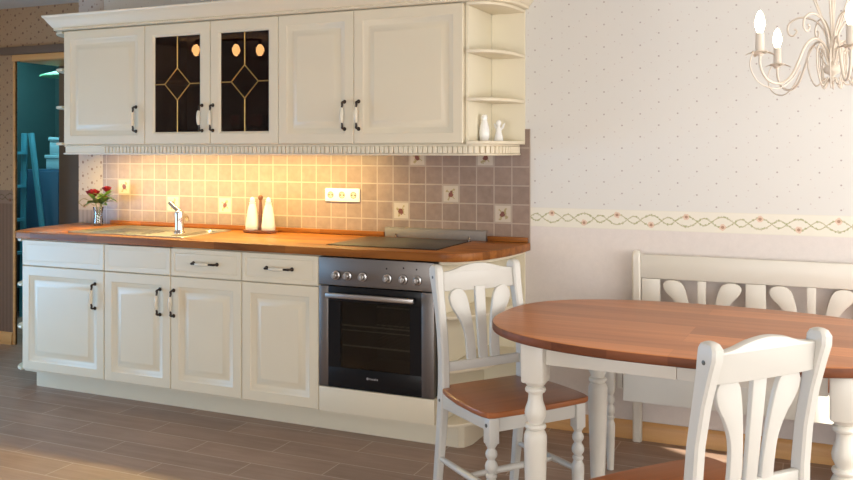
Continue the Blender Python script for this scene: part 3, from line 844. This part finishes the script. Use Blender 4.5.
# ------------------------------------------------------------------ chairs, bench
def sqsweep(b, pts, w, d):
    """square bar through pts (x,y,z) section w (x) by d (y), list values allowed"""
    L = []
    for i, (x, y, z) in enumerate(pts):
        ww = w[i] if isinstance(w, (list, tuple)) else w; dd = d[i] if isinstance(d, (list, tuple)) else d
        c = min(ww, dd)*.18
        L.append([(x-ww/2+c, y-dd/2, z), (x+ww/2-c, y-dd/2, z), (x+ww/2, y-dd/2+c, z), (x+ww/2, y+dd/2-c, z), (x+ww/2-c, y+dd/2, z), (x-ww/2+c, y+dd/2, z), (x-ww/2, y+dd/2-c, z), (x-ww/2, y-dd/2+c, z)])
    return b.loops(L)
CHAIRP = [(.60, 0), (.98, .004), (.86, .03), (.60, .06), (.62, .075), (.86, .10), (.92, .125), (.86, .15), (.58, .175), (.60, .19), (.86, .215), (1.0, .25), (.94, .285), (.60, .315), (.60, .325), (.84, .335), (.88, .35), (.82, .365), (.66, .375), (.80, .40), (.98, .43), (1.0, .48), (.90, .70), (.76, .93), (.70, 1.0)]
TABLEP = [(.60, 0), (1.0, .004), (.84, .02), (.66, .033), (.84, .040), (.90, .052), (.84, .064), (.62, .072), (.60, .085), (.66, .12), (.84, .155), (.92, .185), (.86, .212), (.66, .238), (.64, .246), (.86, .252), (.92, .264), (.86, .276), (.68, .284), (.84, .295), (.98, .32), (.98, .36), (.90, .60), (.74, .93), (.68, 1.0)]
def turned(b, x, y, zt, zb, blk, R, ztop_block, prof=CHAIRP):
    """turned leg: square block from zt down to ztop_block, then beads, vase and taper"""
    b.box(x-blk/2, x+blk/2, y-blk/2, y+blk/2, ztop_block, zt, blk*.10, 2)
    H = ztop_block - zb
    b.lathe([(R*r, ztop_block + .006 - (H+.006)*t) for r, t in prof][::-1], (x, y, 0), 18)
    return b
def baluster(xo, xi, zb, zt, s, y0, y1, b, head=None):
    """lyre-shaped slat: s=-1 head swings left"""
    H = zt - zb; W = xo
    pts = [(.030, 0), (.030, .2), (.036, .4), (.058, .58), (.086, .72), (.100, .84), (.096, .93), (.075, .992), (.045, .985), (.022, .92), (.010, .80), (-.001, .60), (-.010, .36), (-.014, .16), (-.014, 0)]
    P = [(xi + s*(a*W), zb + t*H) for a, t in pts]
    P = spl2(P, 3)
    return b.prism(P, y0, y1, 'y', .003, 2)

def make_chair(label):
    o = thing('dining_chair', label, 'chair', (0, 0, 0), 0, 'dining chairs at the oval table')
    # local: faces -Y, origin on the floor under the seat centre
    z = .452; W0, W1 = .46, .40; F, Bk = -.195, .205
    out = []
    P = [(-W0/2+.02, F), (W0/2-.02, F)]
    seat = [(-.20, F), (-.10, F-.006), (0, F-.008), (.10, F-.006), (.20, F), (.222, F+.012), (.231, F+.04), (.235, -.10), (.230, .02), (.213, .12), (.199, Bk-.036), (.164, Bk-.036), (.164, Bk), (-.164, Bk), (-.164, Bk-.036), (-.199, Bk-.036), (-.213, .12), (-.230, .02), (-.235, -.10), (-.231, F+.04), (-.222, F+.012)]
    mb('cherry').prism(seat, z-.022, z, 'z', .006, 3).build('seat', o, True)
    for s in (-1, 1):
        mb('chair_white')
        b = turned(mb('chair_white'), s*.192, F+.035, z-.0225, .0, .042, .0235, z-.118)
        b.mat('bolt').lathe([(0, 0), (.007, 0), (.007, .002), (0, .003)], (s*.2133, F+.035, z-.052), 10, Matrix.Rotation(s*PI/2, 4, 'Y'))
        b.build('leg', o, True)
        # rear post: foot splays back, straight to the seat, rakes back above with a rolled ear
        zz = [0, .12, .26, .38, .47, .56, .66, .76, .84, .876, .899, .911, .916]
        yy = [.245, .228, .208, .194, .188, .190, .200, .219, .238, .246, .248, .247, .246]
        dd = [.034, .036, .040, .044, .044, .042, .040, .042, .052, .060, .058, .042, .020]
        ww = [.028, .030, .033, .034, .034, .034, .034, .034, .036, .037, .036, .030, .018]
        b = sqsweep(mb('chair_white'), [(s*.183, y_, z_) for y_, z_ in zip(yy, zz)], ww, dd)
        b.mat('bolt').lathe([(0, 0), (.006, 0), (.006, .002), (0, .003)], (s*.200, .244, .868), 10, Matrix.Rotation(s*PI/2, 4, 'Y'))
        b.mat('bolt').lathe([(0, 0), (.006, 0), (.006, .002), (0, .003)], (s*.1995, .192, .400), 10, Matrix.Rotation(s*PI/2, 4, 'Y'))
        b.build('rear_post', o, True)
        mb('chair_white').box(s*.188-.010, s*.188+.010, F+.057, .172, z-.078, z-.0225, .002).build('apron', o, True)
        mb('chair_white').tube([(s*.194, F+.045, .175), (s*.194, .0, .172), (s*.184, .205, .168)], lambda u: .0095+.0035*sin(u*PI), 10, 4).build('stretcher', o, True)
    mb('chair_white').box(-.170, .170, F+.024, F+.044, z-.078, z-.0225, .002).build('apron', o, True)
    mb('chair_white').box(-.165, .165, .176, .196, z-.078, z-.0225, .002).build('apron', o, True)
    mb('chair_white').tube([(-.185, -.01, .1725), (0, -.01, .172), (.185, -.01, .1725)], lambda u: .009+.004*sin(u*PI), 10, 4).build('stretcher', o, True)
    # top rail with a raised middle, follows the rake
    def raked(b_, zc, yc, ang): return Matrix.Translation((0, yc, zc - (.005 if zc > .8 else 0))) @ Matrix.Rotation(ang, 4, 'X') @ Matrix.Translation((0, 0, -zc))
    top = spl2([(-.168, .892), (-.15, .892), (-.11, .898), (-.06, .912), (0, .919), (.06, .912), (.11, .898), (.15, .892), (.168, .892)], 4)
    b = mb('chair_white').prism(top + [(.168, .816), (.10, .813), (0, .812), (-.10, .813), (-.168, .816)], -.011, .011, 'y', .004)
    bmesh.ops.transform(b.bm, matrix=raked(b, .86, .238, -.13), verts=b.bm.verts)
    b.build('top_rail', o, True)
    b = mb('chair_white').box(-.168, .168, -.010, .010, .508, .545, .004)
    bmesh.ops.transform(b.bm, matrix=raked(b, .54, .190, -.04), verts=b.bm.verts)
    b.build('lower_rail', o, True)
    ang = -math.atan2(.222-.192, .82-.55)
    mt = Matrix.Translation((0, .191, .538)) @ Matrix.Rotation(ang, 4, 'X')
    for s in (-1, 1):
        b = baluster(.93, s*.048, 0, .285, s, -.008, .008, mb('chair_white'))
        bmesh.ops.transform(b.bm, matrix=mt, verts=b.bm.verts)
        b.build('back_slat', o, True)
    b = mb('chair_white').prism([(-.019, 0), (.019, 0), (.0235, .288), (-.0235, .288)], -.008, .008, 'y', .003)
    bmesh.ops.transform(b.bm, matrix=mt, verts=b.bm.verts)
    b.build('back_slat', o, True)
    return o
ch1 = make_chair('white chair with brown wood seat in front of the oven and end shelf')
ch2 = copy_tree(ch1)
ch2['label'] = 'white chair with its back to us, nearest at the lower right'
ch1.location = (1.108, -1.047, 0); ch1.rotation_euler = (0, 0, math.radians(53))
ch2.location = (1.866, -1.764, 0); ch2.rotation_euler = (0, 0, math.radians(230.5))

# table
TX, TY = 1.778, -1.010
tb = thing('dining_table', 'oval dining table with brown wooden top and white turned legs', 'table', (TX, TY, 0), math.radians(-2.5))
b = mb('cherry_table')
pts = superell(0, 0, .720, .492, 2.5, 120)
def sc(k): return [((abs(x)-k)*math.copysign(1, x) if abs(x) > k else 0, (abs(y)-k)*math.copysign(1, y) if abs(y) > k else 0) for x, y in pts]
def ofs(d):
    n = len(pts); out = []
    for i in range(n):
        a, c = pts[i-1], pts[(i+1) % n]; tx, ty = c[0]-a[0], c[1]-a[1]; l = math.hypot(tx, ty)
        out.append((pts[i][0] - ty/l*d, pts[i][1] + tx/l*d))
    return out
b.loops([[(x, y, z) for x, y in ofs(d)] for d, z in ((.0025, .7426), (.003, .7435), (.005, .7446), (.009, .745))])
tt = b.build('tabletop', tb, True)
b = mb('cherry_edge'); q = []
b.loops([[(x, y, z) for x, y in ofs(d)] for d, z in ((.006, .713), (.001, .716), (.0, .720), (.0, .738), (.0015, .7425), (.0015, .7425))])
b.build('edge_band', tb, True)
lx, ly = .475, .345
for sx in (-1, 1):
    for sy in (-1, 1):
        turned(mb('white_paint'), sx*lx + (.028 if sy > 0 else .004), sy*ly, .7125, 0, .080, .040, .578, TABLEP).build('leg', tb, True)
for sy in (-1, 1):
    mb('white_paint').box(-lx+.0405+(.028 if sy > 0 else .004), -.0006, sy*ly-.010 , sy*ly+.010, .642, .7125, .002).build('apron', tb, True)
    mb('white_paint').box(.0006, lx-.0405+(.0 if sy > 0 else .0), sy*ly-.010, sy*ly+.010, .642, .7125, .002).build('apron', tb, True)
for sx in (-1, 1):
    mb('white_paint').box(sx*lx-.010, sx*lx+.010, -ly+.0405, ly-.0405, .642, .7125, .002).build('apron', tb, True)

# bench
bn = thing('bench', 'long white wooden bench standing against the wall behind the table', 'bench', (1.37, -.03, 0))
X0 = 1.392; PER = .457; NO = 3; X1 = X0 + .024 + .083 + PER*NO + .024
def tr_(dx): return dx
yb = -.052
for x in (X0, X1):
    zz = [0, .2, .40, .60, .78, .85, .875, .889, .896]; yy = [-.030, -.030, -.032, -.036, -.046, -.050, -.052, -.052, -.052]
    sqsweep(mb('white_paint'), [(x, y, z) for y, z in zip(yy, zz)], [.040]*6+[.038, .030, .018], [.042, .042, .042, .042, .046, .050, .046, .034, .018]).build('rear_post', bn)
xa, xb = X0+.0205, X1-.0205
mb('white_paint').box(xa, xb, yb-.010, yb+.012, .770, .880, .005).build('top_rail', bn)
mb('white_paint').box(xa, xb, yb-.008, yb+.012, .500, .545, .004).build('lower_rail', bn)
for k in range(NO+1):
    x = 1.4155 + PER*k - (0 if k else 0)
    mb('white_paint').box(max(x, xa), min(x+.0845, xb), yb-.007, yb+.009, .5455, .7695, .002).build('stile', bn)
for k in range(NO):
    xc = 1.6845 + PER*k
    for s in (-1, 1): baluster(1.08, xc + s*.062, .5455, .7695, s, yb-.007, yb+.009, mb('white_paint')).build('back_slat', bn)
    mb('white_paint').prism([(xc-.015, .5455), (xc+.015, .5455), (xc+.0185, .7695), (xc-.0185, .7695)], yb-.007, yb+.009, 'y', .002).build('back_slat', bn)
mb('cherry').box(X0-.02, X1+.02, -.485, -.080, .428, .450, .006).build('seat', bn)
mb('white_paint').box(X0+.02, X1-.02, -.462, -.442, .302, .4275, .003).build('front_rail', bn)
mb('white_paint').box(X0+.022, X1-.022, -.100, -.080, .345, .4275, .003).build('rear_rail', bn)
for x in (X0, X1):
    turned(mb('white_paint'), x-.036, -.452, .4275, 0, .040, .020, .335).build('leg', bn)
    mb('white_paint').box(x-.010, x+.010, -.430, -.056, .345, .4275, .002).build('side_rail', bn)

# ------------------------------------------------------------------ chandelier
HX, HY = 2.212, -1.0
CA = math.radians(23.989)
RT = Vector((cos(CA), sin(CA), 0)); FW = Vector((-sin(CA), cos(CA), 0))
cd = thing('chandelier', 'ivory wrought iron chandelier with candle bulbs hanging over the table', 'lamp', (HX, HY, CZ))
b = mb('ivory_metal').lathe([(0, 1.588), (.008, 1.590), (.012, 1.600), (.006, 1.609), (.010, 1.614), (.024, 1.622), (.028, 1.634), (.022, 1.645), (.015, 1.652), (.0135, 1.70), (.017, 1.712), (.012, 1.722), (.0065, 1.74), (.006, 2.05), (.012, 2.06), (.012, 2.075), (0, 2.08)], (HX, HY, 0), 18)
for k in range(9):   # chain links
    z = 2.092 + k*.028; a = k*PI/2
    lk = [(HX + .009*cos(t)*cos(a), HY + .009*cos(t)*sin(a), z + .018*sin(t)) for t in [2*PI*q/12 for q in range(13)]]
    b.tube(lk, .002, 6)
b.build('stem', cd)
mb('ivory_metal').lathe([(0, 2.315), (.012, 2.316), (.04, 2.325), (.052, 2.345), (.055, CZ-.001), (0, CZ-.001)], (HX, HY, 0), 20).build('ceiling_rose', cd)
arms = (202, 255, 102, 312, 40)
def rad(ang, r, z, side=0):
    u = RT*cos(math.radians(ang)) + FW*sin(math.radians(ang)); v = Vector((-u.y, u.x, 0))
    return Vector((HX, HY, z)) + u*r + v*side
for a in arms:
    b = mb('ivory_metal')
    b.tube([rad(a, .012, 1.672), rad(a, .035, 1.715), rad(a, .075, 1.732), rad(a, .115, 1.708), rad(a, .145, 1.655), rad(a, .180, 1.602), rad(a, .225, 1.580), rad(a, .275, 1.592), rad(a, .303, 1.630), rad(a, .305, 1.668)], .0043, 8, 5)
    arm = b.build('arm', cd)
    t = rad(a, .305, 0)
    b = mb('ivory_metal').lathe([(0, 1.664), (.006, 1.664), (.010, 1.670), (.022, 1.674), (.026, 1.679), (.024, 1.681), (.013, 1.679), (0, 1.679)], (t.x, t.y, 0), 16)
    for q in range(4):     # drooping leaves of the drip cup
        leaf(b, (t.x, t.y, 1.677), (cos(q*PI/2+math.radians(a)), sin(q*PI/2+math.radians(a)), .0), .048, .026)
    b.build('drip_cup', arm)
    mb('ivory_metal').lathe([(0, 1.6795), (.0135, 1.6795), (.0138, 1.69), (.0132, 1.738), (0, 1.739)], (t.x, t.y, 0), 16).build('candle_sleeve', arm)
    mb('bulb_glass').lathe([(0, 1.7395), (.008, 1.7395), (.011, 1.746), (.0160, 1.763), (.0158, 1.775), (.011, 1.796), (.0045, 1.808), (0, 1.812)], (t.x, t.y, 0), 16).build('bulb', arm)
    # thin wire scroll along the arm, outside and below
    mb('ivory_metal').tube([rad(a, .150, 1.640, .012), rad(a, .19, 1.59, .014), rad(a, .25, 1.562, .014), rad(a, .32, 1.580, .012), rad(a, .352, 1.63, .008), rad(a, .335, 1.675, .004), rad(a, .315, 1.672, .002)], .0022, 6, 5).build('wire_scroll', arm)
for k in range(6):
    a = 28 + 60*k
    mb('ivory_metal').tube([rad(a, .012, 1.705), rad(a, .024, 1.76), rad(a, .055, 1.80), rad(a, .10, 1.812), rad(a, .133, 1.795), rad(a, .138, 1.765), rad(a, .122, 1.752), rad(a, .110, 1.766), rad(a, .118, 1.775)], .0034, 7, 5).build('upper_scroll', cd)
    a2 = a + 30
    mb('ivory_metal').tube([rad(a2, .012, 1.74), rad(a2, .035, 1.80), rad(a2, .065, 1.88), rad(a2, .070, 1.95), rad(a2, .04, 2.02), rad(a2, .010, 2.05)], .0034, 7, 5).build('cage_wire', cd)
    mb('ivory_metal').tube([rad(a, .016, 1.64), rad(a, .040, 1.69), rad(a, .058, 1.715), rad(a, .074, 1.69), rad(a, .072, 1.63), rad(a, .050, 1.58), rad(a, .020, 1.605)], .0028, 6, 5).build('lower_loop', cd)
    mb('ivory_metal').tube([rad(a2, .016, 1.66), rad(a2, .035, 1.70), rad(a2, .044, 1.68), rad(a2, .040, 1.62), rad(a2, .030, 1.57), rad(a2, .012, 1.60)], .0024, 6, 5).build('lower_loop', cd)

# ceiling spot bar out of the frame whose three amber bulbs mirror in the glass doors
def mirror_point(u, v, t):
    l, h = (u-426.5)/884.23, (149.85-v)/884.23
    d = Vector((-sin(CA)+l*cos(CA), cos(CA)+l*sin(CA), h)); c = Vector((2.1751, -4.2277, 1.366))
    k = (UF+.011-c.y)/d.y; p = c + d*k; d.y = -d.y
    return p + d*t
sb = thing('spot_bar', 'ceiling lamp with three amber bulbs mirrored in the leaded glass doors', 'lamp', (-2.6, -3.0, CZ))
P3 = [mirror_point(u, 51, 3.2) for u in (196, 236, 260)]
mb('bronze').tube([P3[0] + Vector((0, 0, .1)), P3[2] + Vector((0, 0, .1))], .01, 8).build('bar', sb)
for p in P3:
    mb('amber_bulb').lathe([(0, -.05), (.02, -.04), (.038, 0), (.034, .03), (.014, .06), (0, .062)], p, 14).build('bulb', sb)
    mb('bronze').tube([p + Vector((0, 0, .063)), p + Vector((0, 0, .1))], .012, 8).build('holder', sb)
pm = (P3[0]+P3[2])/2
mb('bronze').tube([pm + Vector((0, 0, .1)), (pm.x, pm.y, CZ-.001)], .01, 8).build('stem', sb)

# ------------------------------------------------------------------ lights
def area(name, loc, rot, sx, sy, power, col):
    l = bpy.data.lights.new(name, 'AREA'); l.shape = 'RECTANGLE'; l.size = sx; l.size_y = sy; l.energy = power; l.color = col
    o = bpy.data.objects.new(name, l); COL.objects.link(o); o.location = loc; o.rotation_euler = rot; return o
area('front_window_daylight', ((W2[0]+W2[1])/2, FY+.02, 1.02), (PI/2, 0, 0), 3.0, 1.2, 82, (.98, .99, 1))
area('right_window_daylight', (RX-.02, (W1[0]+W1[1])/2, 1.3), (PI/2, 0, PI/2), 2.8, 1.4, 62, (1, .97, .93))
area('left_window_daylight', (LX+.02, (W3[0]+W3[1])/2, .66), (PI/2, 0, -PI/2), 1.9, 1.0, 46, (.22, .57, 1))
area('side_room_fill', (-3.4, .8, CZ-.03), (0, 0, 0),   .4, .4, 16, (.55, .9, 1))  # added bluish light without a fixture, brightens the side room
a = area('under_cabinet_glow', (-.92, -.26, 1.362), (0, 0, 0), 1.75, .04, 24, (1, .775, .29))
sl = bpy.data.lights.new('sun', 'SUN'); sl.energy = 8; sl.angle = .01; sl.color = (1, .93, .82)
so = bpy.data.objects.new('sun', sl); COL.objects.link(so)
sl.energy = 16
so.rotation_euler = Vector((-.75, .45, -.35)).to_track_quat('-Z', 'Y').to_euler()
wd = bpy.data.worlds.new('sky'); SC.world = wd; wd.use_nodes = True
bg = wd.node_tree.nodes['Background']; bg.inputs[0].default_value = (.75, .86, 1, 1); bg.inputs[1].default_value = 1.0

# ------------------------------------------------------------------ camera
cam = bpy.data.cameras.new('camera'); co = bpy.data.objects.new('camera', cam); COL.objects.link(co)
co.location = (2.1751, -4.2277, 1.366); co.rotation_euler = (PI/2, 0, CA)
cam.sensor_width = 36; cam.lens = 36*884.23/853
cam.shift_y = -(240-149.85)/853
SC.camera = co
SC.view_settings.view_transform = 'Standard'; SC.view_settings.look = 'None'; SC.view_settings.exposure = .13; SC.view_settings.gamma = 1
SC.view_settings.use_curve_mapping = False
